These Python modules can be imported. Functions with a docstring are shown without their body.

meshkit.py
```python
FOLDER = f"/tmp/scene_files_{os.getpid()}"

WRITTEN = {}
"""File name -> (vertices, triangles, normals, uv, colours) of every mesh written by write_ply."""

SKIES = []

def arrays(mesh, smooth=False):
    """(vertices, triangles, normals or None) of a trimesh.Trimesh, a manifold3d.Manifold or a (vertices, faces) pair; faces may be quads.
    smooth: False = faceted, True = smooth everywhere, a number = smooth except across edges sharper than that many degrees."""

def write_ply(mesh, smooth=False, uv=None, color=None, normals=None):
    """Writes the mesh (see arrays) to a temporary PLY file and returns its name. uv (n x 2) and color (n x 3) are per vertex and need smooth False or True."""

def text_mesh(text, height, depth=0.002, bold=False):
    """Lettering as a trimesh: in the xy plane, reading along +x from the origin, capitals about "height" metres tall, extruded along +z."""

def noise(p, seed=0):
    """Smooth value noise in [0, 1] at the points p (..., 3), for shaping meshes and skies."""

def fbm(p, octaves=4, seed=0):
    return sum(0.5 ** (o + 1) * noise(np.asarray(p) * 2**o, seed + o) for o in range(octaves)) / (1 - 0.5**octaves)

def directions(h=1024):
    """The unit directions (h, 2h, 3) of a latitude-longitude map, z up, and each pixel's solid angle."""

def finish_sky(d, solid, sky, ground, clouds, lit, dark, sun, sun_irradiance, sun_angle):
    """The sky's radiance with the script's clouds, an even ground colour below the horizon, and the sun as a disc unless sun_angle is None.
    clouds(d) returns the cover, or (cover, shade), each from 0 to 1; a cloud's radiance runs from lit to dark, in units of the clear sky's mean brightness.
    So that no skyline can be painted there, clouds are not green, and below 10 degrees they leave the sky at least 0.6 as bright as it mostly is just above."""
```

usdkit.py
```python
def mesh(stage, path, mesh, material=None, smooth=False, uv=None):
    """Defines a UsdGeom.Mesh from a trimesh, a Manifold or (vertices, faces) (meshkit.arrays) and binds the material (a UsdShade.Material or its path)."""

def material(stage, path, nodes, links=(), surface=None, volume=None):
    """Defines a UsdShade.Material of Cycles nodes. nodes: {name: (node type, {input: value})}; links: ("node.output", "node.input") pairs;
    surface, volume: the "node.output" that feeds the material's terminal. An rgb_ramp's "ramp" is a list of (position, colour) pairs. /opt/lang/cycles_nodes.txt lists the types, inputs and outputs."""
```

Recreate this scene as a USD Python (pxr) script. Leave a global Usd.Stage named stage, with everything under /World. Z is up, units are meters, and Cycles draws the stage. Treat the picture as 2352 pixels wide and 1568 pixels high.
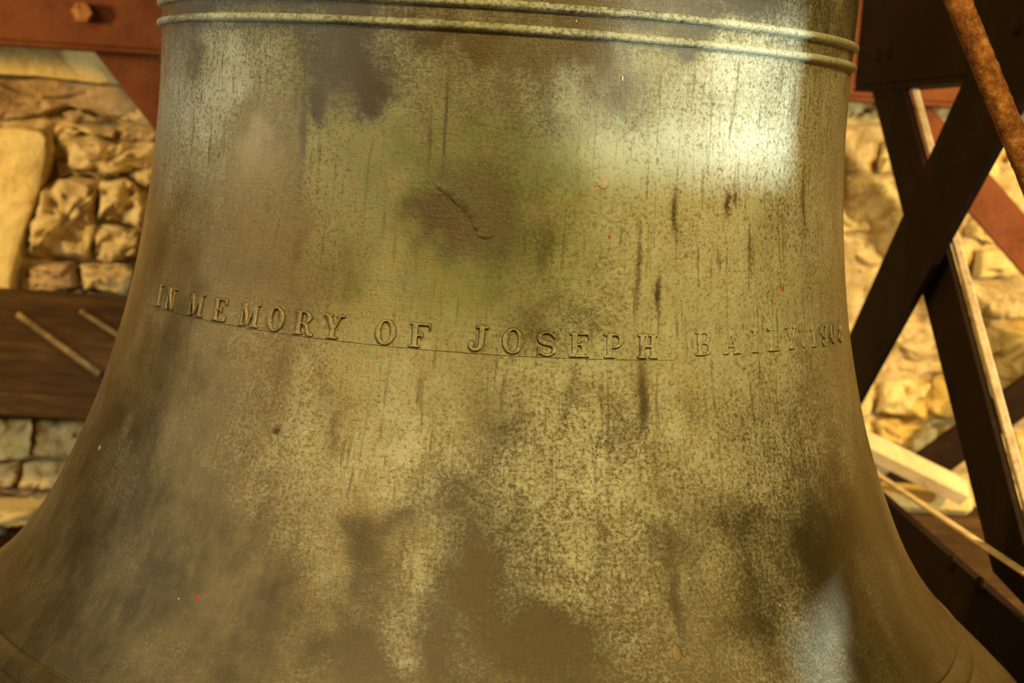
import math, random
import numpy as np, trimesh, usdkit, meshkit
from scipy.interpolate import CubicSpline, RegularGridInterpolator
from scipy.ndimage import distance_transform_edt, gaussian_filter
import shapely
from shapely.geometry import Polygon, LineString, Point, box as sbox
from shapely.ops import unary_union
from shapely import affinity
from pxr import Usd, UsdGeom, UsdLux, UsdShade, Sdf, Gf, Vt

stage = Usd.Stage.CreateInMemory()
UsdGeom.SetStageUpAxis(stage, UsdGeom.Tokens.z)
UsdGeom.SetStageMetersPerUnit(stage, 1.0)
UsdGeom.Xform.Define(stage, '/World')
UsdGeom.Scope.Define(stage, '/World/Looks')
rng = random.Random(7)
nrg = np.random.default_rng(7)

# ------------------------------------------------------------------ camera, light, exposure
EXPOSURE = -0.1
def frame_xf(prim, right, up, back, pos):
    m = Gf.Matrix4d(*[float(v) for v in (*right, 0, *up, 0, *back, 0, *pos, 1)])
    UsdGeom.Xformable(prim).AddTransformOp().Set(m)

def rot_rows(pitch, roll, yaw):
    c, s = math.cos(yaw), math.sin(yaw); A = np.array([[c, s, 0], [-s, c, 0], [0, 0, 1]])
    c, s = math.cos(pitch), math.sin(pitch); B = np.array([[1, 0, 0], [0, c, s], [0, -s, c]])
    c, s = math.cos(roll), math.sin(roll); C = np.array([[c, 0, s], [0, 1, 0], [-s, 0, c]])
    return C @ B @ A
R = rot_rows(-.1393, .0657, -.0148)
cam = UsdGeom.Camera.Define(stage, '/World/camera')
frame_xf(cam, R[0], R[2], -R[1], (0, -1.5342, .1759))
cam.CreateHorizontalApertureAttr(22.3)
cam.CreateVerticalApertureAttr(22.3 * 1568 / 2352)
cam.CreateFocalLengthAttr(3557.66 / 2352 * 22.3)
cam.CreateFStopAttr(5.6)
cam.CreateFocusDistanceAttr(1.21)
cam.CreateClippingRangeAttr(Gf.Vec2f(.05, 50))
cam.CreateExposureAttr(EXPOSURE)

def look(prim, pos, target):
    f = np.array(target, float) - np.array(pos, float); f /= np.linalg.norm(f)
    r = np.cross(f, [0, 0, 1.0]); r = r / np.linalg.norm(r) if np.linalg.norm(r) > 1e-6 else np.array([1.0, 0, 0])
    frame_xf(prim, r, np.cross(r, f), -f, pos)

def rect_light(name, pos, target, w, h, color, intensity):
    l = UsdLux.RectLight.Define(stage, '/World/' + name)
    l.CreateWidthAttr(w); l.CreateHeightAttr(h); l.CreateColorAttr(Gf.Vec3f(*color)); l.CreateIntensityAttr(intensity)
    look(l, pos, target)
    return l
WARM = (1.0, .75, .30)
DAY = (.80, .95, 1.0)
# daylight through the narrow tower slits of the side walls (their frames are built below)
WINDOWS = [  # side wall, y range, z range, radiance
    (1, -.98, -.82, .06, .28, 1650.0), (-1, -.20, .05, .04, .34, 150.0), (-1, -2.60, -1.4, 1.3, 2.5, 23.0)]
WX = 3.2
for i, (sd, y0, y1, z0, z1, rad) in enumerate(WINDOWS):
    yc, zc = (y0 + y1) / 2, (z0 + z1) / 2
    rect_light('daylight' + ('_%03d' % i if i else ''), (sd * (WX + .04), yc, zc), (0, yc, zc), y1 - y0, z1 - z0, DAY if i < 2 else (1.0, .93, .80), rad)
# the warm lamps of the bell chamber: one above the camera, one beyond the truss
AMBER = (1.0, .64, .20)
LAMPS = [((.52, -1.74, 1.38), .10, 460.0, WARM), ((1.75, .30, .38), .07, 950.0, AMBER), ((-1.70, .70, .36), .07, 370.0, AMBER)]
for i, (pos, rad, inten, tint) in enumerate(LAMPS):
    l = UsdLux.SphereLight.Define(stage, '/World/lamp_light' + ('_%03d' % i if i else ''))
    l.CreateRadiusAttr(rad); l.CreateColorAttr(Gf.Vec3f(*tint)); l.CreateIntensityAttr(inten)
    UsdGeom.Xformable(l).AddTranslateOp().Set(Gf.Vec3d(*pos))

# ------------------------------------------------------------------ helpers
used = {}
def path_for(name, parent=None):
    base = (parent.GetPath().pathString if parent is not None else '/World') + '/' + name
    k = used.get(base, -1) + 1
    used[base] = k
    return base if k == 0 else '%s_%03d' % (base, k)

def tag(p, label=None, cat=None, group=None, kind=None):
    p = p.GetPrim() if hasattr(p, 'GetPrim') else p
    for k, v in (('label', label), ('category', cat), ('group', group), ('kind', kind)):
        if v: p.SetCustomDataByKey(k, v)
    return p

def obj(name, mesh, mat, parent=None, smooth=False, uv=None, label=None, cat=None, group=None, kind=None):
    m = usdkit.mesh(stage, path_for(name, parent), mesh, mat, smooth=smooth, uv=uv)
    return tag(m, label, cat, group, kind)

def thing(name, label=None, cat=None, loc=(0, 0, 0), group=None, kind=None):
    x = UsdGeom.Xform.Define(stage, path_for(name))
    if any(loc): x.AddTranslateOp().Set(Gf.Vec3d(*loc))
    return tag(x, label, cat, group, kind)

def bevel_box(lo, hi, b=.004):
    lo, hi = np.array(lo, float), np.array(hi, float)
    b = min(b, *(0.45 * (hi - lo)))
    pts = []
    for sx in (0, 1):
        for sy in (0, 1):
            for sz in (0, 1):
                c = np.where([sx, sy, sz], hi, lo); d = np.where([sx, sy, sz], -1, 1)
                for k in range(3):
                    p = c.copy()
                    for j in range(3):
                        if j != k: p[j] += d[j] * b
                    pts.append(p)
    return trimesh.convex.convex_hull(np.array(pts))

def bar(p0, p1, normal, width, thick, b=.002):
    """A flat bar from p0 to p1 whose broad face looks along normal."""
    p0, p1 = np.array(p0, float), np.array(p1, float)
    d = p1 - p0; L = np.linalg.norm(d); d /= L
    n = np.array(normal, float); n -= d * (n @ d); n /= np.linalg.norm(n); w = np.cross(n, d)
    m = bevel_box((0, -width / 2, -thick / 2), (L, width / 2, thick / 2), b)
    T = np.eye(4); T[:3, 0] = d; T[:3, 1] = w; T[:3, 2] = n; T[:3, 3] = p0
    m.apply_transform(T); return m

def tube(pts, radius, n=16, jitter=0, seed=0):
    pts = np.array(pts, float); out = []
    radius = np.broadcast_to(radius, len(pts))
    t = np.gradient(pts, axis=0); t /= np.linalg.norm(t, axis=1)[:, None]
    a = np.cross(t, [.123, .9, .31]); a /= np.linalg.norm(a, axis=1)[:, None]; b = np.cross(t, a)
    th = np.linspace(0, 2 * np.pi, n, endpoint=False)
    V = pts[:, None] + radius[:, None, None] * (np.cos(th)[None, :, None] * a[:, None] + np.sin(th)[None, :, None] * b[:, None])
    if jitter:
        c = pts[:, None]; V = c + (V - c) * (1 + jitter * (meshkit.fbm(V * 170, 3, seed) - .5))[..., None]
    V = V.reshape(-1, 3); m = len(pts); F = []
    for i in range(m - 1):
        for j in range(n):
            k = (j + 1) % n
            F += [[i * n + j, i * n + k, (i + 1) * n + k], [i * n + j, (i + 1) * n + k, (i + 1) * n + j]]
    V = np.vstack([V, pts[0], pts[-1]]); c0, c1 = len(V) - 2, len(V) - 1
    for j in range(n):
        k = (j + 1) % n
        F += [[c0, k, j], [c1, (m - 1) * n + j, (m - 1) * n + k]]
    me = trimesh.Trimesh(V, F, process=False); me.fix_normals(); return me

# ------------------------------------------------------------------ materials
def mat(name, nodes, links, surface='p.BSDF'):
    return usdkit.material(stage, '/World/Looks/' + name, nodes, links, surface=surface)

def mottled(name, ramp, scale, rough=.85, bump=.4, dist=.004, fine=60, metallic=0, spec=.3, stretch=(1, 1, 1)):
    return mat(name, {
        'g': ('geometry', {}), 'mp': ('mapping', {'scale': stretch}),
        'n': ('noise_texture', {'scale': scale, 'detail': 6, 'roughness': .62}),
        'n2': ('noise_texture', {'scale': fine, 'detail': 5, 'roughness': .65}),
        'mx': ('mix_float', {'fac': .4}),
        'r': ('rgb_ramp', {'ramp': ramp}),
        'b': ('bump', {'strength': bump, 'distance': dist}),
        'p': ('principled_bsdf', {'roughness': rough, 'metallic': metallic, 'specular_ior_level': spec})},
        [('g.position', 'mp.vector'), ('mp.vector', 'n.vector'), ('mp.vector', 'n2.vector'), ('n.fac', 'mx.a'), ('n2.fac', 'mx.b'),
         ('mx.result', 'r.fac'), ('r.color', 'p.base_color'), ('mx.result', 'b.height'), ('b.normal', 'p.normal')])

M = {}
M['stone'] = mottled('stone', [(.30, (.20, .12, .035)), (.45, (.44, .31, .115)), (.60, (.58, .44, .18)), (.75, (.64, .49, .20))], 11, bump=.9, dist=.012)
M['stone_pale'] = mottled('stone_pale', [(.30, (.32, .22, .07)), (.44, (.52, .38, .125)), (.60, (.65, .50, .18)), (.75, (.72, .58, .24))], 10, bump=.9, dist=.012)
M['stone_brown'] = mottled('stone_brown', [(.30, (.13, .075, .028)), (.45, (.30, .19, .075)), (.62, (.46, .31, .13)), (.75, (.52, .37, .15))], 12, bump=1.0, dist=.014)
M['mortar'] = mottled('mortar', [(.30, (.17, .10, .03)), (.5, (.42, .30, .11)), (.7, (.58, .45, .19))], 16, bump=.8, dist=.012)
M['red'] = mottled('red_oxide_paint', [(.30, (.055, .014, .004)), (.46, (.115, .032, .008)), (.62, (.15, .047, .011)), (.76, (.22, .10, .03))], 14, rough=.75, bump=.25, dist=.002, fine=120, spec=.12)
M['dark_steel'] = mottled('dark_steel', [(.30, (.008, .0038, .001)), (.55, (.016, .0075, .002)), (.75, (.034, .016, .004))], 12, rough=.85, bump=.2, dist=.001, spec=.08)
M['dust'] = mottled('dusty_steel', [(.30, (.20, .12, .05)), (.45, (.42, .31, .15)), (.62, (.58, .46, .26)), (.75, (.66, .56, .36))], 30, fine=150)
M['rust'] = mottled('rust', [(.34, (.07, .024, .006)), (.46, (.21, .075, .016)), (.56, (.36, .15, .035)), (.67, (.60, .40, .14))], 70, bump=1.0, dist=.003, fine=220, spec=.25)
M['timber'] = mottled('old_timber', [(.30, (.022, .011, .003)), (.5, (.06, .030, .008)), (.7, (.13, .07, .02))], 10, bump=.8, dist=.008, spec=.1, fine=80, stretch=(.15, 1, 1))
M['lath'] = mottled('pale_lath', [(.30, (.36, .25, .10)), (.5, (.58, .44, .2)), (.7, (.68, .55, .28))], 14, fine=90)
M['lath_dirty'] = mottled('dirty_lath', [(.30, (.05, .03, .010)), (.5, (.17, .11, .036)), (.7, (.36, .25, .09))], 40, fine=120)
M['dirt'] = mottled('floor_dirt', [(.30, (.07, .05, .018)), (.48, (.17, .12, .045)), (.64, (.26, .19, .075)), (.78, (.40, .31, .14))], 9, bump=.8, dist=.01, fine=50)
M['plaster'] = mottled('chamber_wall', [(.30, (.11, .066, .022)), (.5, (.21, .14, .05)), (.7, (.30, .21, .085))], 4)

def bell_mat(name, letters=False):
    n = {
        'at': ('attribute', {'attribute': 'mask'}), 'sp': ('separate_color', {}),
        'g': ('geometry', {}), 'uv': ('texture_coordinate', {}),
        'm1': ('mapping', {'scale': (1.0, 1.0, 1.0)}),
        # vertical runs, horizontal turning marks, speckle
        'ms': ('mapping', {'scale': (150.0, 14.0, 1.0)}), 'ns': ('noise_texture', {'scale': 1.0, 'detail': 5, 'roughness': .6, 'distortion': .3}),
        'mh': ('mapping', {'scale': (45.0, 420.0, 1.0)}), 'nh': ('noise_texture', {'scale': 1.0, 'detail': 5, 'roughness': .65}),
        'nf': ('noise_texture', {'scale': 330.0, 'detail': 6, 'roughness': .75}),
        'nm': ('noise_texture', {'scale': 55.0, 'detail': 6, 'roughness': .68}),
        'nl': ('noise_texture', {'scale': 13.0, 'detail': 4, 'roughness': .55}),
        # patina mask = P + weighted noises
        'a1': ('math', {'math_type': 'multiply_add', 'value2': .35, 'value3': -.175}),
        'a2': ('math', {'math_type': 'multiply_add', 'value2': .85, 'value3': -.425}),
        'a3': ('math', {'math_type': 'multiply_add', 'value2': 2.4, 'value3': -1.2}),
        'a4': ('math', {'math_type': 'multiply_add', 'value2': .5, 'value3': -.25}),
        's1': ('math', {'math_type': 'add'}), 's2': ('math', {'math_type': 'add'}), 's3': ('math', {'math_type': 'add'}), 's4': ('math', {'math_type': 'add'}),
        'kp': ('map_range', {'from_min': .05, 'from_max': .5, 'to_min': .22, 'to_max': 1.0, 'clamp': True}), 'kn': ('math', {'math_type': 'multiply'}),
        'pm': ('map_range', {'range_type': 'smoothstep', 'from_min': .02, 'from_max': .98, 'to_min': 0.0, 'to_max': 1.0, 'clamp': True}),
        # darkness mask
        'd1': ('math', {'math_type': 'multiply_add', 'value2': .22, 'value3': -.11}),
        'd2': ('math', {'math_type': 'multiply_add', 'value2': .55, 'value3': -.275}),
        't1': ('math', {'math_type': 'add'}), 't2': ('math', {'math_type': 'add'}),
        'dm': ('map_range', {'range_type': 'smoothstep', 'from_min': .12, 'from_max': .88, 'to_min': 0.0, 'to_max': 1.0, 'clamp': True}),
        'bare': ('mix_color', {'a': (.36, .285, .122), 'b': (.085, .067, .028)}),
        'pat': ('mix_color', {'a': (.59, .60, .42), 'b': (.165, .205, .055)}),
        'col': ('mix_color', {}),
        'spk': ('map_range', {'from_min': .68, 'from_max': .78, 'to_min': 0.0, 'to_max': .55, 'clamp': True}),
        'col2': ('mix_color', {'b': (.70, .66, .44)}),
        'pit': ('map_range', {'from_min': .47, 'from_max': .34, 'to_min': 0.0, 'to_max': .55, 'clamp': True}), 'pitk': ('math', {'math_type': 'multiply'}), 'col3': ('mix_color', {'b': (.11, .095, .030)}),
        'mr': ('mapping', {'scale': (230.0, 17.0, 1.0)}), 'nr': ('noise_texture', {'scale': 1.0, 'detail': 3, 'roughness': .55, 'distortion': .25}), 'run': ('map_range', {'from_min': .57, 'from_max': .70, 'to_min': 0.0, 'to_max': .6, 'clamp': True}), 'runk': ('math', {'math_type': 'multiply'}), 'col4': ('mix_color', {'b': (.12, .098, .033)}),
        'met': ('map_range', {'from_min': 0.0, 'from_max': 1.0, 'to_min': .50, 'to_max': .06, 'clamp': True}),
        'rgh': ('map_range', {'from_min': 0.0, 'from_max': 1.0, 'to_min': .26, 'to_max': .58, 'clamp': True}),
        'h0': ('math', {'math_type': 'multiply', 'value2': .4}), 'h1': ('math', {'math_type': 'multiply_add', 'value2': 1.3}), 'h2': ('math', {'math_type': 'multiply_add', 'value2': .8}),
        'b': ('bump', {'strength': .45, 'distance': .0011}),
        'p': ('principled_bsdf', {'specular_ior_level': .35})}
    l = [('at.color', 'sp.color'), ('uv.UV', 'ms.vector'), ('uv.UV', 'mh.vector'), ('ms.vector', 'ns.vector'), ('mh.vector', 'nh.vector'),
         ('g.position', 'nf.vector'), ('g.position', 'nm.vector'), ('g.position', 'nl.vector'),
         ('ns.fac', 'a1.value1'), ('nm.fac', 'a2.value1'), ('nf.fac', 'a3.value1'), ('nh.fac', 'a4.value1'),
         ('a2.value', 's1.value1'), ('a1.value', 's1.value2'), ('s1.value', 's2.value1'), ('a4.value', 's2.value2'),
         ('s2.value', 's3.value1'), ('a3.value', 's3.value2'), ('sp.r', 'kp.value'), ('s3.value', 'kn.value1'), ('kp.result', 'kn.value2'), ('kn.value', 's4.value1'), ('sp.r', 's4.value2'), ('s4.value', 'pm.value'),
         ('ns.fac', 'd1.value1'), ('nm.fac', 'd2.value1'), ('sp.g', 't1.value1'), ('d1.value', 't1.value2'), ('t1.value', 't2.value1'), ('d2.value', 't2.value2'),
         ('t2.value', 'dm.value'), ('dm.result', 'bare.fac'), ('sp.b', 'pat.fac'),
         ('pm.result', 'col.fac'), ('bare.result', 'col.a'), ('pat.result', 'col.b'),
         ('nf.fac', 'spk.value'), ('spk.result', 'col2.fac'), ('col.result', 'col2.a'),
         ('nf.fac', 'pit.value'), ('pit.result', 'pitk.value1'), ('kp.result', 'pitk.value2'), ('pitk.value', 'col3.fac'), ('col2.result', 'col3.a'),
         ('uv.UV', 'mr.vector'), ('mr.vector', 'nr.vector'), ('nr.fac', 'run.value'), ('run.result', 'runk.value1'), ('kp.result', 'runk.value2'), ('runk.value', 'col4.fac'), ('col3.result', 'col4.a'),
         ('col4.result', 'p.base_color'),
         ('pm.result', 'met.value'), ('met.result', 'p.metallic'), ('pm.result', 'rgh.value'), ('rgh.result', 'p.roughness'),
         ('nf.fac', 'h1.value1'), ('nh.fac', 'h0.value1'), ('h0.value', 'h1.value3'), ('pm.result', 'h2.value1'), ('h1.value', 'h2.value3'), ('h2.value', 'b.height'), ('b.normal', 'p.normal')]
    return mat(name, n, l)
M['bell'] = bell_mat('bell_bronze')
M['fleck'] = mottled('red_fleck', [(.3, (.38, .05, .02)), (.7, (.50, .09, .04))], 200, bump=.05, dist=.0005)

# ------------------------------------------------------------------ the chamber: walls, floor, ceiling
X0, X1, Y0, Y1, Z0, Z1 = -WX, WX, -2.7, 1.6, -.78, 2.6
obj('floor', bevel_box((X0 - .3, Y0 - .3, Z0 - .2), (X1 + .3, Y1 + .3, Z0), .001), M['dirt'], kind='structure')
obj('ceiling', bevel_box((X0 - .3, Y0 - .3, Z1), (X1 + .3, Y1 + .3, Z1 + .2), .001), M['timber'], kind='structure')
obj('wall_front', bevel_box((X0 - .3, Y0 - .3, Z0), (X1 + .3, Y0, Z1), .001), M['plaster'], kind='structure')
wn = 0
for sd, side in ((-1, 'left'), (1, 'right')):
    w = trimesh.creation.box(bounds=[(-.3, Y0, Z0), (0, Y1, Z1)]) if sd < 0 else trimesh.creation.box(bounds=[(0, Y0, Z0), (.3, Y1, Z1)])
    poly = sbox(Y0, Z0, Y1, Z1)
    for (s2, y0, y1, z0, z1, _) in WINDOWS:
        if s2 == sd: poly = poly.difference(sbox(y0, z0, y1, z1))
    w = trimesh.creation.extrude_polygon(poly, .3, engine='earcut')      # x=y, y=z, z=thickness
    w.vertices = np.stack([(w.vertices[:, 2] * sd) + sd * WX, w.vertices[:, 0], w.vertices[:, 1]], 1); w.fix_normals()
    obj('wall_' + side, w, M['plaster'], kind='structure')
    for (s2, y0, y1, z0, z1, _) in WINDOWS:
        if s2 != sd: continue
        wn += 1
        fr = sbox(y0, z0, y1, z1).difference(sbox(y0 + .006, z0 + .006, y1 - .006, z1 - .006))
        f = trimesh.creation.extrude_polygon(fr, .06, engine='earcut')
        f.vertices = np.stack([sd * (WX + .06 + f.vertices[:, 2]), f.vertices[:, 0], f.vertices[:, 1]], 1); f.fix_normals()
        obj('window_%d' % wn, f, M['timber'], kind='structure')

# ------------------------------------------------------------------ the rubble wall behind the bell
wall = thing('wall_back', kind='structure')
gx, gz = np.meshgrid(np.concatenate([[X0 - .3, -2.4], np.linspace(-1.6, 1.8, 420), [2.6, X1 + .3]]), np.concatenate([np.linspace(Z0, .7, 190), np.linspace(.75, Z1, 10)]))
gy = Y1 + .030 - .030 - .004 * np.clip((gx - .3) * 5, 0, 1) - .060 * (meshkit.fbm(np.stack([gx * 13, gx * 0, gz * 13], -1), 5, 3) - .35) - .02 * (meshkit.fbm(np.stack([gx * 45, gx * 0, gz * 45], -1), 3, 8) - .5)
idx = np.arange(gx.size).reshape(gx.shape)
q = np.stack([idx[:-1, :-1], idx[:-1, 1:], idx[1:, 1:], idx[1:, :-1]], -1).reshape(-1, 4)
obj('mortar', (np.stack([gx, gy, gz], -1).reshape(-1, 3), q), M['mortar'], wall, smooth=True)
obj('backing', bevel_box((X0 - .3, Y1 + .06, Z0), (X1 + .3, Y1 + .35, Z1), .001), M['mortar'], wall)

def stone(poly, front, rough=.010, rnd=.35, seed=0, n=26, tilt=0):
    """A stone from its outline in the wall plane (x, z): sides, rounded arris and an uneven face, front metres proud of the wall."""
    ring = LineString(list(poly) + [poly[0]])
    P = np.array([ring.interpolate(t, True).coords[0] for t in np.linspace(0, 1, n, endpoint=False)])
    c = np.array(Polygon(poly).centroid.coords[0])
    size = np.sqrt(Polygon(poly).area)
    V, Fc = [], []
    for s, d in ((.97, -.06), (1.0, .1 * front), (1.0, front * .62), (1 - .10 * rnd, front * .9), (1 - .25 * rnd, front), (.72 - .1 * rnd, front), (.55, front * 1.01), (.38, front * 1.02), (.24, front * 1.02), (.11, front * 1.03)):
        Q = c + (P - c) * s
        V.append(np.stack([Q[:, 0], np.full(n, Y1 - d) - tilt * (Q[:, 1] - c[1]), Q[:, 1]], 1))
    V = np.concatenate(V + [np.array([[c[0], Y1 - front * 1.03, c[1]]])])
    w = meshkit.fbm(V * 16 + seed * 3.1, 3, seed) - .5; w2 = meshkit.fbm(V * 48 + seed, 2, seed + 9) - .5
    u = meshkit.fbm(V * 22 + 50 + seed, 3, seed + 5) - .5
    w3 = meshkit.fbm(V * 110 + seed * 1.7, 2, seed + 19) - .5
    V[:, 1] -= rough * (2.2 * w + 1.6 * w2 + .7 * w3)
    V[:, 0] += rough * .9 * u; V[:, 2] += rough * .9 * (meshkit.fbm(V * 22 + 90, 3, seed + 6) - .5)
    for k in range(9):
        for j in range(n):
            a, b = k * n + j, k * n + (j + 1) % n
            Fc += [[a, b, b + n], [a, b + n, a + n]]
    o = len(V) - 1
    Fc += [[9 * n + j, 9 * n + (j + 1) % n, o] for j in range(n)]
    m = trimesh.Trimesh(V, Fc, process=False); m.fix_normals()
    return m

NAMED = [  # the stones beside the bell: outline (x, z), how far proud, roughness, roundness, material, tilt
    ([(-1.059, 0.282), (-0.904, 0.284), (-0.831, 0.283), (-0.81, 0.265), (-0.795, 0.238), (-0.759, 0.206), (-0.772, 0.199), (-0.902, 0.206), (-1.058, 0.204)], .085, .006, .2, 'stone_pale', 0),
    ([(-1.058, 0.199), (-0.885, 0.203), (-0.746, 0.2), (-0.726, 0.17), (-0.734, 0.137), (-0.788, 0.136), (-0.84, 0.154), (-0.901, 0.141), (-0.961, 0.116), (-1.056, 0.114)], .045, .022, .6, 'stone_brown', .35),
    ([(-1.056, 0.097), (-0.952, 0.108), (-0.891, 0.105), (-0.886, 0.064), (-0.899, -0.002), (-0.916, -0.056), (-0.938, -0.127), (-0.954, -0.199), (-0.952, -0.244), (-1.05, -0.25)], .075, .006, .2, 'stone_pale', 0),
    ([(-0.873, 0.089), (-0.813, 0.101), (-0.769, 0.088), (-0.69, 0.09), (-0.693, 0.042), (-0.784, 0.027), (-0.859, 0.031)], .05, .034, .8, 'stone', 0),
    ([(-0.904, -0.007), (-0.854, 0.018), (-0.793, 0.014), (-0.804, -0.066), (-0.81, -0.146), (-0.927, -0.149), (-0.923, -0.1)], .06, .034, .7, 'stone', 0),
    ([(-0.788, 0.012), (-0.741, 0.021), (-0.696, -0.006), (-0.702, -0.077), (-0.791, -0.065)], .055, .032, .8, 'stone', 0),
    ([(-0.794, -0.072), (-0.706, -0.084), (-0.72, -0.142), (-0.802, -0.147)], .05, .032, .8, 'stone', 0),
    ([(-0.936, -0.166), (-0.841, -0.155), (-0.831, -0.205), (-0.927, -0.222)], .05, .018, .6, 'stone_brown', 0),
    ([(-0.827, -0.156), (-0.725, -0.151), (-0.733, -0.21), (-0.822, -0.209)], .055, .03, .7, 'stone', 0),
    ([(-1.046, -0.482), (-0.913, -0.475), (-0.92, -0.558), (-1.045, -0.575)], .06, .016, .4, 'stone_pale', 0),
    ([(-0.906, -0.475), (-0.801, -0.47), (-0.83, -0.552), (-0.911, -0.559)], .055, .020, .5, 'stone', 0),
    ([(-1.045, -0.581), (-0.938, -0.569), (-0.945, -0.622), (-1.044, -0.631)], .055, .018, .5, 'stone', 0),
    ([(-0.929, -0.568), (-0.83, -0.56), (-0.865, -0.621), (-0.936, -0.624)], .055, .018, .5, 'stone', 0),
    ([(-1.07, -0.655), (-0.882, -0.646), (-0.872, -0.673), (-1.07, -0.689)], .14, .012, .4, 'stone_pale', 0)]
for i, (poly, front, rough, rnd, mt, tilt) in enumerate(NAMED):
    obj('stone', stone(poly, front, rough, rnd, i + 1, 44, tilt), M[mt], wall, smooth=55)
taken = unary_union([Polygon(p).buffer(.004) for p, *_ in NAMED])
z, row = Z0 + .01, 0
while z < .62:
    h = rng.choice([.06, .08, .095, .115])
    x = -1.42 - rng.random() * .1
    while x < 1.62:
        w = h * rng.uniform(1.0, 2.4)
        g = .006
        p = [(x + g, z + g + rng.uniform(-.006, .008)), (x + w * .5, z + g + rng.uniform(-.006, .004)), (x + w - g, z + g + rng.uniform(-.006, .008)),
             (x + w - g + rng.uniform(-.006, .006), z + h * .5), (x + w - g, z + h - g - rng.uniform(-.004, .012)), (x + w * .5, z + h - g + rng.uniform(-.006, .006)),
             (x + g, z + h - g - rng.uniform(-.004, .012)), (x + g + rng.uniform(-.006, .006), z + h * .5)]
        P = Polygon(p).buffer(0).difference(taken)
        if P.geom_type == 'MultiPolygon': P = max(P.geoms, key=lambda t: t.area)
        if (P.area > .0009 and not (-.5 < x and x + w < .5)):
            P = P.simplify(.004)
            obj('stone', stone(list(P.exterior.coords)[:-1], rng.uniform(.012, .034), .026, .8, row * 40 + int((x + 2) * 30), 34),
                M[rng.choice(['stone_pale', 'stone_pale', 'stone'])] if x > 0 else M[rng.choice(['stone', 'stone_brown'])], wall, smooth=55)
        x += w
    z += h; row += 1

# ------------------------------------------------------------------ the red steel framing against the back wall
fr = thing('steel_framework', 'red oxide painted steel beam with raking braces fixed along the stone wall behind the bell', 'steel frame')
by = 1.32
obj('top_beam', bevel_box((-WX, by, .266), (WX, by + .012, .47), .003), M['red'], fr)
obj('beam_flange', bevel_box((-WX, by, .2575), (WX, by + .09, .2655), .002), M['red'], fr)
bn = trimesh.creation.cylinder(.019, .024, sections=6); bn.apply_transform(trimesh.transformations.rotation_matrix(math.pi / 2, (1, 0, 0))); bn.apply_translation((-.766, by - .012, .323))
obj('bolt', bn, M['rust'], fr, smooth=30)
obj('raking_brace', bar((.60, 1.38, .390), (1.26, 1.38, -.240), (0, -1, 0), .076, .012), M['red'], fr)
obj('raking_brace', bar((-.833, 1.38, .411), (-.213, 1.38, -.321), (0, -1, 0), .090, .012), M['red'], fr)
obj('raking_brace', bar((1.30, 1.46, -.075), (.50, 1.46, -.770), (0, -1, 0), .070, .012), M['dark_steel'], fr)  # red brace coloured dark to stand for the shadow on it

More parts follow.
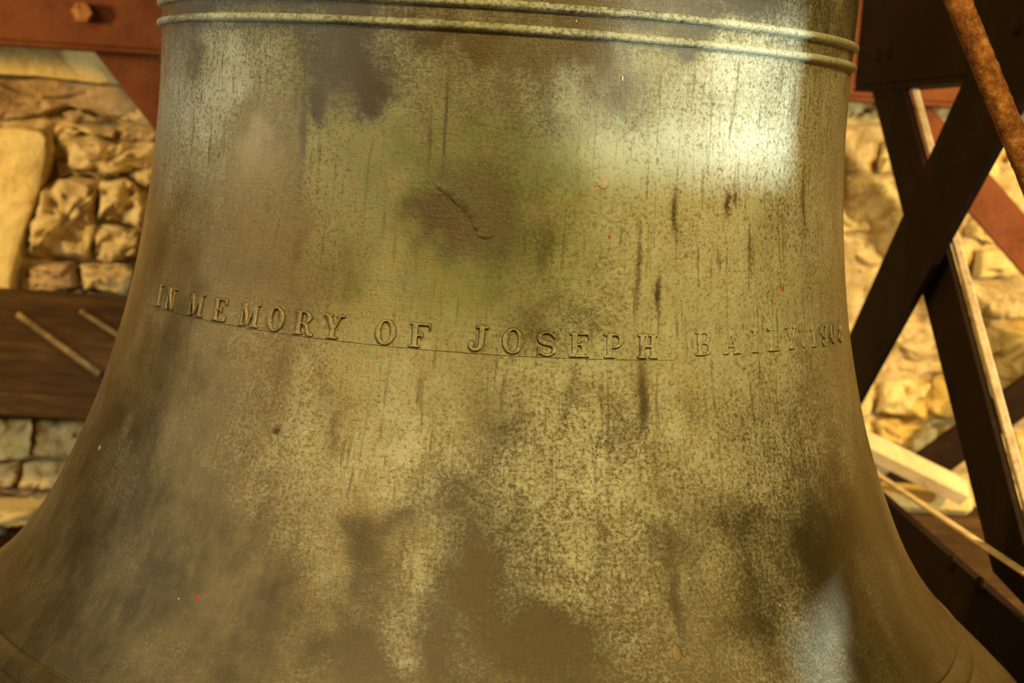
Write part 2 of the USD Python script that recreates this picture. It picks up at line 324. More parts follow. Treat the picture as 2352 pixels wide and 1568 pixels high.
# low timber on the left with a dusty lath leaning on it
tb = thing('timber_beam', 'dark brown timber beam low on the wall left of the bell', 'beam')
obj('beam', bevel_box((-WX, 1.425, -.440), (-.30, 1.53, -.210), .012), M['timber'], tb)
obj('bottom_edge', bevel_box((-WX, 1.405, -.444), (-.34, 1.4245, -.398), .004), M['timber'], tb)
obj('dusty_lath', bar((-.905, 1.415, -.245), (-.745, 1.415, -.352), (0, -1, .3), .012, .010), M['lath_dirty'], label='thin dusty lath leaning aslant on the dark beam left of the bell', cat='lath')
obj('dusty_lath', bar((-.785, 1.415, -.232), (-.700, 1.415, -.281), (0, -1, .3), .010, .010), M['lath_dirty'], label='short dusty lath on the dark beam close to the bell edge', cat='lath')

# ------------------------------------------------------------------ the lattice side truss right of the bell
tr = thing('steel_truss', 'dark riveted steel lattice truss with dusty flanges standing right of the bell', 'steel truss')
tx = .62
obj('top_rail', bevel_box((tx, -2.3, .281), (tx + .012, 1.26, .47), .003), M['dark_steel'], tr)
obj('top_flange', bevel_box((tx, -2.3, .272), (tx + .05, 1.26, .2805), .002), M['dark_steel'], tr)
lo0, lo1 = (-.2, -.273), (1.2, -.362)
def sl(y): return -.286 - .0625 * (y - 0)
rail = Polygon([(-2.3, sl(0) - .005), (1.24, sl(1.24)), (1.24, sl(1.24) - .075), (-2.3, sl(0) - .08)])
m = trimesh.creation.extrude_polygon(rail, .012, engine='earcut'); m.vertices = np.stack([tx + m.vertices[:, 2], m.vertices[:, 0], m.vertices[:, 1]], 1); m.fix_normals()
obj('bottom_rail', m, M['dark_steel'], tr)
obj('bottom_flange', bar((tx + .008, -.5, sl(-.5) + .004), (tx + .008, 1.24, sl(1.24) + .004), (0, 0, 1), .014, .004), M['dust'], tr, label='dust-covered flange')
def plate(pts, x0, x1, mt, nm, parent):
    m = trimesh.creation.extrude_polygon(Polygon(pts), x1 - x0, engine='earcut')
    m.vertices = np.stack([x0 + m.vertices[:, 2], m.vertices[:, 0], m.vertices[:, 1]], 1); m.fix_normals()
    return obj(nm, m, mt, parent)
# wide brace falling away from the camera, narrow brace rising away from it
b1 = plate([(.40, .402), (1.30, -.325), (1.10, -.335), (.17, .350), (.17, .402)], tx - .010, tx - .0005, M['dark_steel'], 'wide_brace', tr)
b2 = plate([(1.215, .30), (.30, -.327), (.11, -.335), (1.00, .30)], tx + .0125, tx + .021, M['dark_steel'], 'narrow_brace', tr)
d = np.array([.966 - .186, .276 + .282]); d /= np.linalg.norm(d); nrm = np.array([0, -d[1], d[0]])
obj('brace_flange', bar((tx + .030, .13, -.322), (tx + .030, 1.0, .300), nrm, .013, .007), M['dust'], b2.GetPrim() if hasattr(b2, 'GetPrim') else b2, label='dust-covered flange')
for (yy, zz) in ((1.02, .33), (1.10, .33), (.50, .33), (.36, .33), (.30, -.345), (.42, -.352), (.95, -.385)):
    s = trimesh.creation.icosphere(2, .011); s.vertices[:, 0] *= .6; s.apply_translation((tx - .001 if zz < 0 or yy > .9 else tx - .011, yy, zz))
    obj('rivet', s, M['dark_steel'], tr, smooth=True)

# unseen plates and boards added to shape the light falling on the bell
plate([(-.310, -.05), (-.310, .2715), (.03, .2715), (.03, Z0), (-.45, Z0), (-.45, -.255), (-.395, -.2015), (-.343, -.152)], tx + .013, tx + .040, M['dark_steel'], 'shade_plate', tr)
plate([(-2.3, .150), (.02, .150), (.02, -.138), (-.33, -.138), (-.42, -.165), (-.51, -.31), (-.62, -.62), (-2.3, -.62)], tx + .041, tx + .060, M['timber'], 'shade_board', tr)
plate([(-.90, .1505), (-.90, .2715), (-.445, .2715), (-.445, .1505)], tx + .041, tx + .060, M['timber'], 'shade_panel', tr)
lf = thing('shade_frame', 'dark timber frame added out of view left of the bell to block light', 'frame')  # unseen frame, added to screen the bell from the left slit and lamp
obj('shade_post', bevel_box((-1.10, -.02, Z0), (-1.02, .56, .60), .006), M['timber'], lf)
obj('shade_board', bevel_box((-1.08, -2.3, -.60), (-1.04, -.021, .150), .004), M['timber'], lf)
obj('rail', bevel_box((-1.10, -2.3, .60), (-1.02, .56, .72), .006), M['timber'], lf)
obj('pale_batten', bar((.700, 1.29, -.366), (.912, 1.31, -.456), (0, -.6, 1), .046, .030), M['lath'], label='pale dusty wooden batten lying aslant behind the truss', cat='batten')
obj('sole_beam', bevel_box((.78, 1.33, Z0), (1.5, 1.445, -.510), .006), M['timber'], label='low dark brown beam on the floor behind the truss', cat='beam')
obj('dark_gap_block', bevel_box((-WX, 1.40, Z0), (-.62, 1.455, -.692), .006), M['dark_steel'], label='black block added for the shaded gap under the stone ledge left of the bell', cat='beam')  # black block put in for the shaded void below the ledge
obj('stone_block', bevel_box((.735, 1.345, -.5095), (.945, 1.440, -.470), .012), M['stone_pale'], label='thin pale stone lying on the low brown beam behind the truss', cat='stone')

# rusty rod in front of the truss
p0, p1 = np.array([.405, -.1, .313]), np.array([.481, -.1, .173]); dr = (p1 - p0)
ts = np.linspace(-4.0, 1.75, 300)
obj('iron_rod', tube([p0 + dr * t for t in ts], .0118, 32, .24, 3), M['rust'], smooth=True, label='rusty iron rod slanting down in front of the truss', cat='rod')

# ------------------------------------------------------------------ the bell
bell = thing('bell', 'large old bronze bell with green patina and a raised memorial inscription', 'bell')
ZK = [.30, .2, .12, .05, 0, -.05, -.1, -.16, -.22, -.27, -.31, -.35]
RK = [.33, .3289, .333, .3415, .35, .3619, .3766, .3997, .4294, .4678, .5109, .5565]
SP = CubicSpline(ZK[::-1], RK[::-1])
def ball(z): return SP(np.clip(z, -.35, .30))

# patina, darkness and greenness surveyed over the bell: rows of z, columns of angle
PHI = np.arange(-72, 73, 12); ZG = np.round(np.arange(.28, -.33, -.06), 2)
PG = ['1111222112332', '3376233358776', '4672655999776', '3431664778775', '2211377888874', '1112456777763', '0012566776542', '1111334543211', '0011122332111', '0000111121100', '0000011110000']
DG = ['8998888888877', '6734977652333', '4432466442334', '4432347432334', '4433334432235', '6543223433335', '6654335655566', '6665457666777', '5666577767777', '5666677777777', '6666666666666']
GG = ['3334444432234', '3334666643234', '3322699742223', '2211788632222', '1111588644333', '1111346432222', '1111112222111', '1111112222111', '1111111111111', '1111111111111', '1111111111111']
def grid(rows):
    a = np.array([[int(c) for c in r] for r in rows], float) / 9
    a = np.concatenate([a[:, :1], a, a[:, -1:]], 1)
    return RegularGridInterpolator((ZG[::-1], np.concatenate([[-180], PHI, [180]])), a[::-1], bounds_error=False, fill_value=None)
fP, fD, fG = grid(PG), grid(DG), grid(GG)
STAINS = [  # angle, z, half width (deg), half height, lean (deg per m), change of patina, of darkness, of green
    (22.7, 0.051, 0.52, 0.0143, 0, -0.9, 0.8, 0), (19.6, 0.072, 0.45, 0.0357, 0, -0.7, 0.55, 0), (24.9, 0.118, 0.55, 0.0199, 0, -0.7, 0.6, 0), (34.0, 0.124, 0.57, 0.0133, 0, -0.7, 0.5, 0),
    (35.3, 0.128, 0.34, 0.0070, 0, -0.6, 0.5, 0), (20.3, -0.024, 0.79, 0.0267, 0, -0.7, 0.6, 0), (51.6, 0.124, 0.55, 0.0222, 0, -0.6, 0.5, 0), (38.4, 0.093, 0.36, 0.0213, 0, -0.6, 0.4, 0),
    (21.0, 0.089, 0.20, 0.0170, 0, -0.5, 0.4, 0), (32.8, 0.077, 0.23, 0.0087, 0, -0.5, 0.4, 0), (-28.6, 0.153, 0.65, 0.0308, 0, -0.5, 0.4, 0), (-26.2, 0.181, 0.99, 0.0136, 0, -0.4, 0.4, 0),
    (-21.2, -0.042, 1.55, 0.0197, 0, -0.35, 0.4, 0), (-18.0, -0.069, 1.12, 0.0225, 0, -0.3, 0.3, 0), (-27.2, 0.070, 1.38, 0.0239, 0, -0.3, 0.25, 0), (-22.0, 0.208, 4.67, 0.0184, 0, -0.5, 0.5, 0),
    (-17.3, 0.194, 3.79, 0.0150, 0, -0.5, 0.45, 0), (-4.5, 0.233, 4.66, 0.0115, 0, -0.4, 0.4, 0), (-10.9, 0.226, 2.41, 0.0132, 0, -0.2, 0.2, 0), (5.4, 0.189, 2.94, 0.0364, 0, -0.35, 0.35, 0),
    (16.9, 0.195, 4.75, 0.0184, 0, -0.75, 0.45, 0), (12.0, 0.235, 4.22, 0.0246, 0, -0.75, 0.6, 0), (24.1, 0.243, 3.47, 0.0134, 0, -0.4, 0.4, 0), (13.3, 0.268, 6.68, 0.0098, 0, -0.6, 0.5, 0),
    (6.5, 0.077, 1.04, 0.0184, 0, -0.3, 0.3, 0.2), (22.5, -0.183, 0.58, 0.0187, 0, -0.3, 0.8, 0), (10.6, -0.033, 1.45, 0.0247, 0, -0.4, 0.4, 0), (27.3, -0.040, 1.88, 0.0186, 0, -0.4, 0.35, 0),
    (6.1, 0.025, 3.38, 0.0133, 0, -0.4, 0.4, 0), (12.1, 0.025, 2.33, 0.0134, 0, -0.35, 0.4, 0), (16.8, -0.059, 3.44, 0.0130, 0, -0.3, 0.3, 0), (2.1, -0.062, 3.15, 0.0194, 0, -0.3, 0.35, 0),
    (-2.1, -0.102, 3.03, 0.0157, 0, -0.35, 0.4, 0), (-9.8, -0.128, 3.97, 0.0123, 0, -0.35, 0.4, 0), (-13.4, -0.146, 2.48, 0.0137, 0, -0.35, 0.4, 0), (-11.2, -0.172, 2.13, 0.0149, 0, -0.3, 0.35, 0),
    (-0.4, -0.166, 3.27, 0.0267, 0, -0.35, 0.4, 0), (5.3, -0.202, 4.04, 0.0173, 0, -0.35, 0.4, 0), (-12.3, -0.217, 2.46, 0.0221, 0, -0.35, 0.4, 0), (-3.6, -0.202, 2.22, 0.0170, 0, -0.2, 0.3, 0),
    (4.0, -0.118, 1.99, 0.0156, 0, -0.2, 0.3, 0), (31.8, -0.121, 5.99, 0.0193, 0, -0.3, 0.3, 0), (23.7, -0.147, 3.40, 0.0187, 0, -0.3, 0.3, 0), (-5.8, -0.168, 1.49, 0.0211, 0, 0.45, -0.45, 0),
    (-11.9, -0.081, 4.21, 0.0192, 0, 0.25, -0.3, 0), (-12.4, -0.029, 6.69, 0.0196, 0, 0.15, -0.3, 0), (7.2, -0.014, 7.22, 0.0066, 0, 0.3, -0.2, 0), (-6.0, -0.215, 1.74, 0.0168, 0, 0.35, -0.35, 0),
    (19.9, -0.098, 3.44, 0.0161, 0, 0.3, -0.3, 0.3), (11.6, -0.136, 2.03, 0.0124, 0, 0.3, -0.3, 0.2), (9.5, -0.178, 2.37, 0.0089, 0, 0.25, -0.3, 0), (-4.6, -0.137, 1.46, 0.0123, 0, 0.3, -0.3, 0),
    (-25.0, -0.098, 3.53, 0.0191, 0, 0.1, -0.2, 0), (12.9, 0.133, 0.78, 0.0044, 0, -0.9, -0.5, 0), (-7.8, 0.167, 0.18, 0.0332, 0, -0.6, 0.6, 0.3), (-9.8, 0.156, 0.24, 0.0200, 0, -0.4, 0.3, 0.3),
    (-19.5, 0.054, 1.87, 0.0203, 0, 0.1, 0.1, 0.5), (31.5, 0.233, 9.33, 0.0204, 0, 0.3, -0.3, -0.2), (35.7, 0.182, 7.52, 0.0279, 0, 0.3, -0.3, -0.3), (13.6, 0.155, 4.34, 0.0134, 0, 0.3, -0.3, -0.2),
    (-59.0, 0.254, 10.52, 0.0074, 0, -0.5, 0.5, 0), (-53.4, 0.211, 3.63, 0.0128, 0, -0.3, 0.35, 0.2), (-43.5, 0.198, 4.15, 0.0177, 0, 0.3, -0.2, 0), (-39.5, 0.145, 5.56, 0.0282, 0, -0.3, -0.1, 0),
    (56.1, -0.038, 9.28, 0.0322, 0, -0.3, 0.3, 0), (-69.5, 0.046, 12.08, 0.0320, 0, -0.2, 0.2, 0),
    (-5.0, .105, 7.0, .033, 0, -.45, .75, .6), (-8.5, .095, 3.5, .022, 0, -.5, .5, .2), (-7.4, .1025, .25, .0065, 0, -.9, 1, 0), (-6.4, .106, .7, .0012, 0, -.9, 1, 0), (-26, -.075, .6, .0018, 0, -.8, .9, 0),
]
def masks(phi, z):
    """phi in degrees; returns patina, darkness, green."""
    u = np.radians(phi) * .35
    k = np.stack([u, z, u * 0], -1)
    wp = meshkit.fbm(k * 45 + 11, 4, 21) - .5; wq = meshkit.fbm(k * 45 + 29, 4, 22) - .5
    q = np.stack([np.clip(z + .04 * wq, -.32, .28), np.clip(phi + 8 * wp, -180, 180)], -1)
    P, D, G = fP(q), fD(q), fG(q)
    P = .02 + .78 * P
    # blotches and runs
    w = meshkit.fbm(k * np.array([30, 20, 1]), 4, 11) - .5
    v = meshkit.fbm(k * np.array([90, 9, 1]), 4, 12) - .5
    P = P + .42 * w + .08 * v; D = D - .38 * w + .07 * (meshkit.fbm(k * np.array([80, 10, 1]) + 7, 4, 13) - .5)
    G = G + .5 * (meshkit.fbm(k * 20 + 3, 3, 14) - .5)
    for (a, zz, ha, hz, ln, dp, dd, dg) in STAINS:
        big = min(1.0, ha / 2.0)
        pa, za = phi + 5.0 * big * wp, z + .045 * big * wq
        t = np.exp(-((np.abs(pa - a) / ha) ** 2.2) - (np.abs(za - zz) / hz) ** 2.2)
        kk = .62 if big > .6 else .85
        P = P + kk * dp * t; D = D + kk * dd * t; G = G + dg * t
    return np.clip(np.stack([P, D, G], -1), 0, 1)

def paint(prim, pts, add=(0, 0, 0)):
    pts = np.asarray(pts, float)
    phi = np.degrees(np.arctan2(pts[:, 0], -pts[:, 1])); z = pts[:, 2]
    m = np.clip(masks(phi, z) + np.array(add), 0, 1)
    inner = np.hypot(pts[:, 0], pts[:, 1]) < ball(z) - .02
    m[inner] = (.1, .7, .1)
    g = UsdGeom.Mesh(prim)
    UsdGeom.PrimvarsAPI(g).CreatePrimvar('mask', Sdf.ValueTypeNames.Color3fArray, 'vertex').Set(Vt.Vec3fArray.FromNumpy(m.astype(np.float32)))

def uv_of(pts):
    return np.stack([np.radians(np.degrees(np.arctan2(pts[:, 0], -pts[:, 1]))) * .35, pts[:, 2]], 1)

def groove(z):
    return -.0016 * np.exp(-((z + .2810) / .0016) ** 2) - .0014 * np.exp(-((z + .2955) / .0015) ** 2) + .0012 * np.exp(-((z + .288) / .004) ** 4)
zo = np.unique(np.concatenate([np.arange(-.35, .3001, .0025), np.arange(-.302, -.274, .0005)]))[::-1]
prof = [(0.0, .47), (.10, .468), (.2, .455), (.27, .425), (.308, .385), (.325, .345), (.3295, .32)]
prof += [(float(ball(z) + groove(z)), float(z)) for z in zo]
prof += [(.5755, -.370), (.588, -.388), (.593, -.402), (.5925, -.411), (.588, -.417), (.575, -.419), (.56, -.412), (.53, -.385), (.48, -.32), (.42, -.22), (.35, -.10), (.315, .05), (.295, .2), (.285, .32), (.25, .39), (.15, .43), (0.0, .44)]
prof = np.array(prof)
ang = np.radians(np.concatenate([np.arange(-84, 84, .25), np.arange(84, 276, 3)]))
RR, AA = np.meshgrid(prof[:, 0], ang, indexing='ij'); ZZ = np.broadcast_to(prof[:, 1][:, None], RR.shape)
BV = np.stack([RR * np.sin(AA), -RR * np.cos(AA), ZZ], -1).reshape(-1, 3)
nr, na = RR.shape; idx = np.arange(nr * na).reshape(nr, na)
nx = np.roll(idx, -1, 1)
BF = np.concatenate([np.stack([idx[:-1], idx[1:], nx[1:]], -1).reshape(-1, 3), np.stack([idx[:-1], nx[1:], nx[:-1]], -1).reshape(-1, 3)])
# make the outside face outwards
mm = trimesh.Trimesh(BV, BF, process=False)
if mm.face_normals[len(BF) // 4] @ BV[BF[len(BF) // 4, 0]] < 0: BF = BF[:, ::-1]
body = obj('bell_body', (BV, BF), M['bell'], bell, smooth=True, uv=uv_of(BV))
paint(body, BV)

def ring_band(zc, rr, hz, proud, a0=-180, a1=180, steps=900, tilt=0):
    """A moulding swept round the bell: half-round section hz high, standing proud of the wall."""
    A = np.radians(np.linspace(a0, a1, steps)); t = np.linspace(-math.pi / 2, math.pi / 2, 13)
    V = []
    for s in t:
        wob = .0006 * (meshkit.fbm(np.stack([A * 60, A * 0 + s * 2, A * 0 + zc * 30], -1), 3, 5) - .5)
        z = zc + hz * math.sin(s) + tilt * np.sin(A) + wob
        r = ball(z) - .001 + (proud + .001) * math.cos(s) ** .8 + wob
        V.append(np.stack([r * np.sin(A), -r * np.cos(A), z], -1))
    V = np.array(V); n, m = V.shape[:2]; i = np.arange(n * m).reshape(n, m)
    F = np.stack([i[:-1, :-1], i[:-1, 1:], i[1:, 1:], i[1:, :-1]], -1).reshape(-1, 4)
    return V.reshape(-1, 3), F
for zc in (.2475, .2655, .345):
    v, f = ring_band(zc, 0, .0038, .0050)
    if zc > .3: v = v * np.array([.986, .986, 1])
    p = obj('moulding_band', (v, f), M['bell'], bell, smooth=True, uv=uv_of(v)); paint(p, v, (.45, -.25, -.1))
v, f = ring_band(-.0009, 0, .0006, .0007, -59, 25, 700)
p = obj('baseline_ridge', (v, f), M['bell'], bell, smooth=True, uv=uv_of(v)); paint(p, v)

# ---- the lettering: slab-serif capitals cast in relief
T, TH, SB = .235, .10, .105          # thick stem, thin stroke, slab
def rc(x0, y0, x1, y1): return sbox(x0, y0, x1, y1)
def pg(*p): return Polygon(p)
def serif_arm(x, y, up):              # the vertical beak at an arm's end
    s = 1 if up else -1
    return pg((x - .13, y), (x, y), (x, y + s * .30), (x - .045, y + s * .30))
def ell(cx, cy, a, b): return affinity.scale(Point(cx, cy).buffer(1, 48), a, b)
def glyph(ch):
    if ch == 'I': return unary_union([rc(.12, 0, .12 + T, 1), rc(0, 0, .47, SB), rc(0, 1 - SB, .47, 1)]), .47
    if ch == 'N': return unary_union([rc(.12, 0, .22, 1), rc(.66, 0, .76, 1), pg((.05, 1), (.33, 1), (.76, 0), (.62, 0), (.50, .06)), rc(0, 0, .34, SB), rc(0, 1 - SB, .3, 1), rc(.54, 1 - SB, .88, 1)]), .88
    if ch == 'M': return unary_union([rc(.12, 0, .21, 1), rc(.78, 0, 1.01, 1), pg((.08, 1), (.34, 1), (.60, .05), (.46, .05)), pg((.56, .05), (.46, .05), (.80, 1), (.92, 1)), rc(0, 0, .33, SB), rc(0, 1 - SB, .3, 1), rc(.66, 0, 1.12, SB), rc(.85, 1 - SB, 1.12, 1)]), 1.12
    if ch == 'E': return unary_union([rc(.12, 0, .12 + T, 1), rc(0, 0, .88, SB), rc(0, 1 - SB, .86, 1), rc(.3, .46, .58, .55), serif_arm(.86, 1, False), serif_arm(.88, 0, True), pg((.50, .36), (.58, .36), (.58, .65), (.50, .65))]), .88
    if ch == 'F': return unary_union([rc(.12, 0, .12 + T, 1), rc(0, 0, .5, SB), rc(0, 1 - SB, .88, 1), rc(.3, .44, .58, .53), serif_arm(.88, 1, False), pg((.50, .34), (.58, .34), (.58, .63), (.50, .63))]), .88
    if ch == 'L': return unary_union([rc(.12, 0, .12 + T, 1), rc(0, 0, .84, SB), rc(0, 1 - SB, .5, 1), pg((.70, 0), (.84, 0), (.84, .36), (.79, .36))]), .84
    if ch == 'H': return unary_union([rc(.1, 0, .1 + T, 1), rc(.60, 0, .60 + T, 1), rc(.3, .45, .65, .55), rc(0, 0, .43, SB), rc(0, 1 - SB, .43, 1), rc(.51, 0, .94, SB), rc(.51, 1 - SB, .94, 1)]), .94
    if ch == 'O': return ell(.45, .5, .45, .53).difference(ell(.45, .5, .20, .42)), .90
    if ch == '0': return ell(.36, .5, .36, .52).difference(ell(.36, .5, .14, .41)), .72
    bowl = lambda x, y0, y1, w, t: ell(x, (y0 + y1) / 2, w, (y1 - y0) / 2).difference(ell(x, (y0 + y1) / 2, w - t, (y1 - y0) / 2 - .09)).intersection(rc(x, y0, x + w, y1))
    if ch == 'P': return unary_union([rc(.12, 0, .12 + T, 1), rc(0, 0, .5, SB), rc(0, 1 - SB, .5, 1), rc(.3, .40, .48, .49), bowl(.46, .40, 1.0, .40, .21)]), .86
    if ch == 'R': return unary_union([rc(.12, 0, .12 + T, 1), rc(0, 0, .46, SB), rc(0, 1 - SB, .5, 1), rc(.3, .44, .48, .53), bowl(.46, .45, 1.0, .38, .21), LineString([(.48, .47), (.62, .40), (.68, .2), (.76, .06), (.9, .05)]).buffer(.085, 12)]), .94
    if ch == 'B': return unary_union([rc(.12, 0, .12 + T, 1), rc(0, 0, .5, SB), rc(0, 1 - SB, .5, 1), rc(.3, .47, .5, .56), bowl(.46, .49, 1.0, .36, .20), bowl(.46, 0, .55, .42, .21)]), .88
    if ch == 'Y': return unary_union([rc(.36, 0, .36 + T, .48), pg((.07, 1), (.33, 1), (.60, .44), (.36, .40)), pg((.76, 1), (.87, 1), (.60, .40), (.5, .44)), rc(0, 1 - SB, .44, 1), rc(.62, 1 - SB, 1.0, 1), rc(.22, 0, .74, SB)]), 1.0
    if ch == 'A': return unary_union([pg((.08, 0), (.18, 0), (.54, 1), (.40, 1)), pg((.38, 1), (.58, 1), (.96, 0), (.70, 0)), rc(.25, .28, .72, .37), rc(0, 0, .32, SB), rc(.58, 0, 1.06, SB)]), 1.06
    if ch == 'J':
        c = LineString([(.56, 1), (.56, .34), (.53, .18), (.42, .07), (.28, .05), (.16, .10), (.10, .2)])
        return unary_union([rc(.44, .3, .68, 1), rc(.30, 1 - SB, .86, 1), c.buffer(.085, 12), LineString([(.56, .5), (.56, .3), (.50, .15)]).buffer(.115, 12), Point(.17, .26).buffer(.13, 16)]), .86
    if ch == 'S':
        th = np.linspace(math.radians(20), math.radians(262), 30)
        up = [(.42 + .30 * math.cos(t), .735 + .215 * math.sin(t)) for t in th]
        th2 = np.linspace(math.radians(82), math.radians(-160), 30)
        dn = [(.44 + .33 * math.cos(t), .275 + .245 * math.sin(t)) for t in th2]
        c = LineString(up + dn)
        spine = LineString([up[k] for k in range(17, 30)] + [dn[k] for k in range(0, 13)])
        return unary_union([c.buffer(.055, 12), spine.buffer(.11, 12), pg((.72, 1), (.79, 1), (.79, .66), (.70, .70)), pg((.05, 0), (.12, 0), (.15, .30), (.05, .36))]), .84
    if ch == '1': return unary_union([rc(.2, 0, .2 + T, 1), rc(.06, 0, .60, SB), pg((.2, 1), (.22, .84), (.02, .74), (.02, .80))]), .62
    if ch == '8': return unary_union([ell(.36, .74, .30, .27).difference(ell(.36, .74, .12, .18)), ell(.36, .27, .35, .29).difference(ell(.36, .27, .15, .19))]), .72
    if ch == '9': return unary_union([ell(.36, .68, .35, .33).difference(ell(.36, .68, .14, .23)), LineString([(.60, .68), (.58, .35), (.44, .08), (.25, .06), (.16, .16)]).buffer(.085, 12), Point(.18, .18).buffer(.11, 12)]), .72
    if ch == '.': return Point(.12, .12).buffer(.12, 16), .24

LH = .0190
def letter_mesh(ch, phi_c, z0, height, seed):
    g, w = glyph(ch)
    px = .0125                                       # raster step in glyph units
    gx = np.arange(-.12, w + .12, px); gy = np.arange(-.14, 1.16, px)
    XX, YY = np.meshgrid(gx, gy)
    sub = []
    for oy in (-.25, .25):
        for ox in (-.25, .25):
            sub.append(shapely.contains_xy(g, XX + ox * px, YY + oy * px))
    cov = gaussian_filter(np.mean(sub, 0).astype(float), .8)
    ins = cov > .5
    sd = (distance_transform_edt(ins) - distance_transform_edt(~ins)) + np.clip((cov - .5) * 2, -.5, .5)
    sd = gaussian_filter(sd, .7) * px * LH           # metres from the outline
    hh = np.where(sd > 0, height * (1 - np.exp(-sd / (.00034))), sd * 2.2)
    pts = np.stack([XX.ravel() * 9, YY.ravel() * 9, XX.ravel() * 0 + seed], -1)
    hh = hh + (.00022 * (meshkit.fbm(pts, 3, seed) - .5)).reshape(hh.shape) * (sd > 0)
    st = 2
    XX, YY, hh = XX[::st, ::st], YY[::st, ::st], hh[::st, ::st]
    hh = np.maximum(hh, -.0006)
    z = z0 + YY * LH
    r = ball(z) + hh
    a = math.radians(phi_c) + (XX - w / 2) * LH / .35
    V = np.stack([r * np.sin(a), -r * np.cos(a), z], -1).reshape(-1, 3)
    i = np.arange(hh.size).reshape(hh.shape)
    F = np.stack([i[:-1, :-1], i[:-1, 1:], i[1:, 1:], i[1:, :-1]], -1).reshape(-1, 4)
    ok = hh.ravel()[F].max(1) > -.0005
    F = F[ok]; keep = np.unique(F); mp = np.zeros(len(V), int); mp[keep] = np.arange(len(keep))
    return V[keep], mp[F]
TEXT = [('I', -55.3, 0), ('N', -51.6, 0), ('M', -44.8, 0), ('E', -39.6, 0), ('M', -33.9, 0), ('O', -29.4, 0), ('R', -25.0, 0), ('Y', -20.6, 0),
        ('O', -13.4, 0), ('F', -8.9, 0), ('J', -1.4, .001), ('O', 3.0, .0006), ('S', 7.3, 0), ('E', 11.6, 0), ('P', 16.2, 0), ('H', 21.0, 0),
        ('B', 29.6, .0020), ('A', 34.5, .0024), ('I', 38.9, .0026), ('L', 42.9, .0028), ('Y', 47.1, .003), ('.', 50.2, .003),
        ('1', 53.4, .002), ('9', 57.2, .001), ('0', 61.0, .001), ('8', 65.0, 0)]
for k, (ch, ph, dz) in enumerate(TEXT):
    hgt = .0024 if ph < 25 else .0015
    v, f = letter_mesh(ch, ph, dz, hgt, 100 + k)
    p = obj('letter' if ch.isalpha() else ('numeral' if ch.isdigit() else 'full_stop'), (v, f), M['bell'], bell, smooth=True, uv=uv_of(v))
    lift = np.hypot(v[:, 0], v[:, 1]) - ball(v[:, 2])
    grime_shade = np.clip(1.25 - lift / (.75 * hgt), 0, 1)[:, None]      # grime plus painted relief shade round the foot of each letter
    paint(p, v, grime_shade * np.array([[-.45, .55, .1]]) + (1 - grime_shade) * np.array([[.02, -.12, -.1]]))

# ---- casting scar, crack and small knocks
def relief(name, phi_c, zc, half_u, half_z, hfun, n=70, label=None, add=(0, 0, 0), mt='bell'):
    uu = np.linspace(-half_u, half_u, n); zz = np.linspace(-half_z, half_z, n)
    U, Z = np.meshgrid(uu, zz); hh = hfun(U, Z)
    z = zc + Z; r = ball(z) + hh; a = math.radians(phi_c) + U / .34
    V = np.stack([r * np.sin(a), -r * np.cos(a), z], -1).reshape(-1, 3)
    i = np.arange(hh.size).reshape(hh.shape)
    F = np.stack([i[:-1, :-1], i[:-1, 1:], i[1:, 1:], i[1:, :-1]], -1).reshape(-1, 4)
    F = F[hh.ravel()[F].max(1) > -.0004]; keep = np.unique(F); mp = np.zeros(len(V), int); mp[keep] = np.arange(len(keep))
    p = obj(name, (V[keep], mp[F]), M[mt], bell, smooth=True, uv=uv_of(V[keep]), label=label); paint(p, V[keep], add)
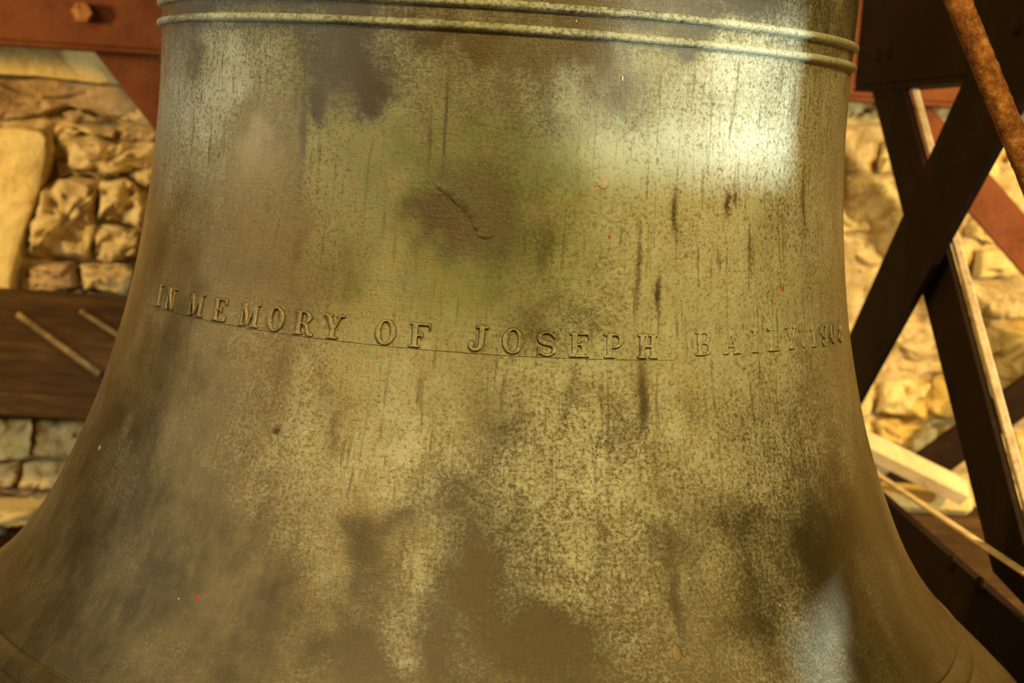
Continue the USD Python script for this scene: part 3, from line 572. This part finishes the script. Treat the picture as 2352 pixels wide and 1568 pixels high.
def scar(U, Z):
    arc = LineString([(-.0215, .0165), (-.010, .0130), (.003, .0055), (.0125, -.004), (.0175, -.015)])
    wd = .0085 * np.interp(U, [-.024, -.010, .004, .018], [.35, .85, 1.05, .9])
    d = shapely.distance(shapely.points(U.ravel(), Z.ravel()), arc).reshape(U.shape)
    s = wd - d
    return np.where(s > 0, .0014 * (1 - np.exp(-s / .004)), np.maximum(s * 1.2, -.0006)) + .0005 * (meshkit.fbm(np.stack([U * 300, Z * 300, U * 0], -1), 3, 2) - .5) * (s > 0)
relief('casting_scar', -4.4, .1085, .034, .032, scar, 110, label='raised curved casting scar with a greenish crust', add=(.15, -.15, .9))
def knob(rad, h):
    def f(U, Z):
        d = np.hypot(U, Z); return np.where(d < rad, h * np.sqrt(np.clip(1 - (d / rad) ** 2, 0, 1)), -(d - rad))
    return f

relief('casting_pimple', 14.1, .135, .008, .008, knob(.0050, .0006), 40, label='small round tan pimple in the bronze', add=(-.6, -.5, -.3))
relief('dried_drip', 21.8, -.215, .007, .009, lambda U, Z: np.where((U / .0032) ** 2 + (Z / .006) ** 2 < 1, .0005 * np.sqrt(np.clip(1 - (U / .0032) ** 2 - (Z / .006) ** 2, 0, 1)), -.001), 40, label='small dried drip', add=(-.3, -.2, 0))
for ph, zz, w_, h_ in ((15.3, .0935, .0010, .0014), (45.6, .0535, .0013, .0022), (-30.6, -.2060, .0012, .0022)):
    relief('paint_fleck', ph, zz, .004, .004, (lambda w_, h_: lambda U, Z: np.where((U / w_) ** 2 + (Z / h_) ** 2 < 1, .0004, -.001 * ((U / w_) ** 2 + (Z / h_) ** 2 - 1)))(w_, h_), 40, label='tiny red paint fleck', mt='fleck')
for ph, zz, w_, h_ in ((15.9, .2162, .0008, .0022), (8.9, .2569, .0005, .0011), (-60.6, -.1306, .0012, .0020), (24.6, -.165, .0006, .0008), (-33.0, -.21, .0006, .0007), (36.5, -.192, .0007, .0012)):
    relief('dust_fleck', ph, zz, .004, .004, (lambda w_, h_: lambda U, Z: np.where((U / w_) ** 2 + (Z / h_) ** 2 < 1, .0004, -.001 * ((U / w_) ** 2 + (Z / h_) ** 2 - 1)))(w_, h_), 40, label='tiny pale dust fleck', mt='lath')

# ---- what the bell hangs from
hs = thing('headstock', 'heavy timber headstock above the bell', 'headstock')
obj('stock', bevel_box((-.55, -.075, .605), (.55, .20, .86), .015), M['timber'], hs)
obj('crown_plate', bevel_box((-.12, -.07, .4715), (.12, .12, .6045), .01), M['dark_steel'], hs)
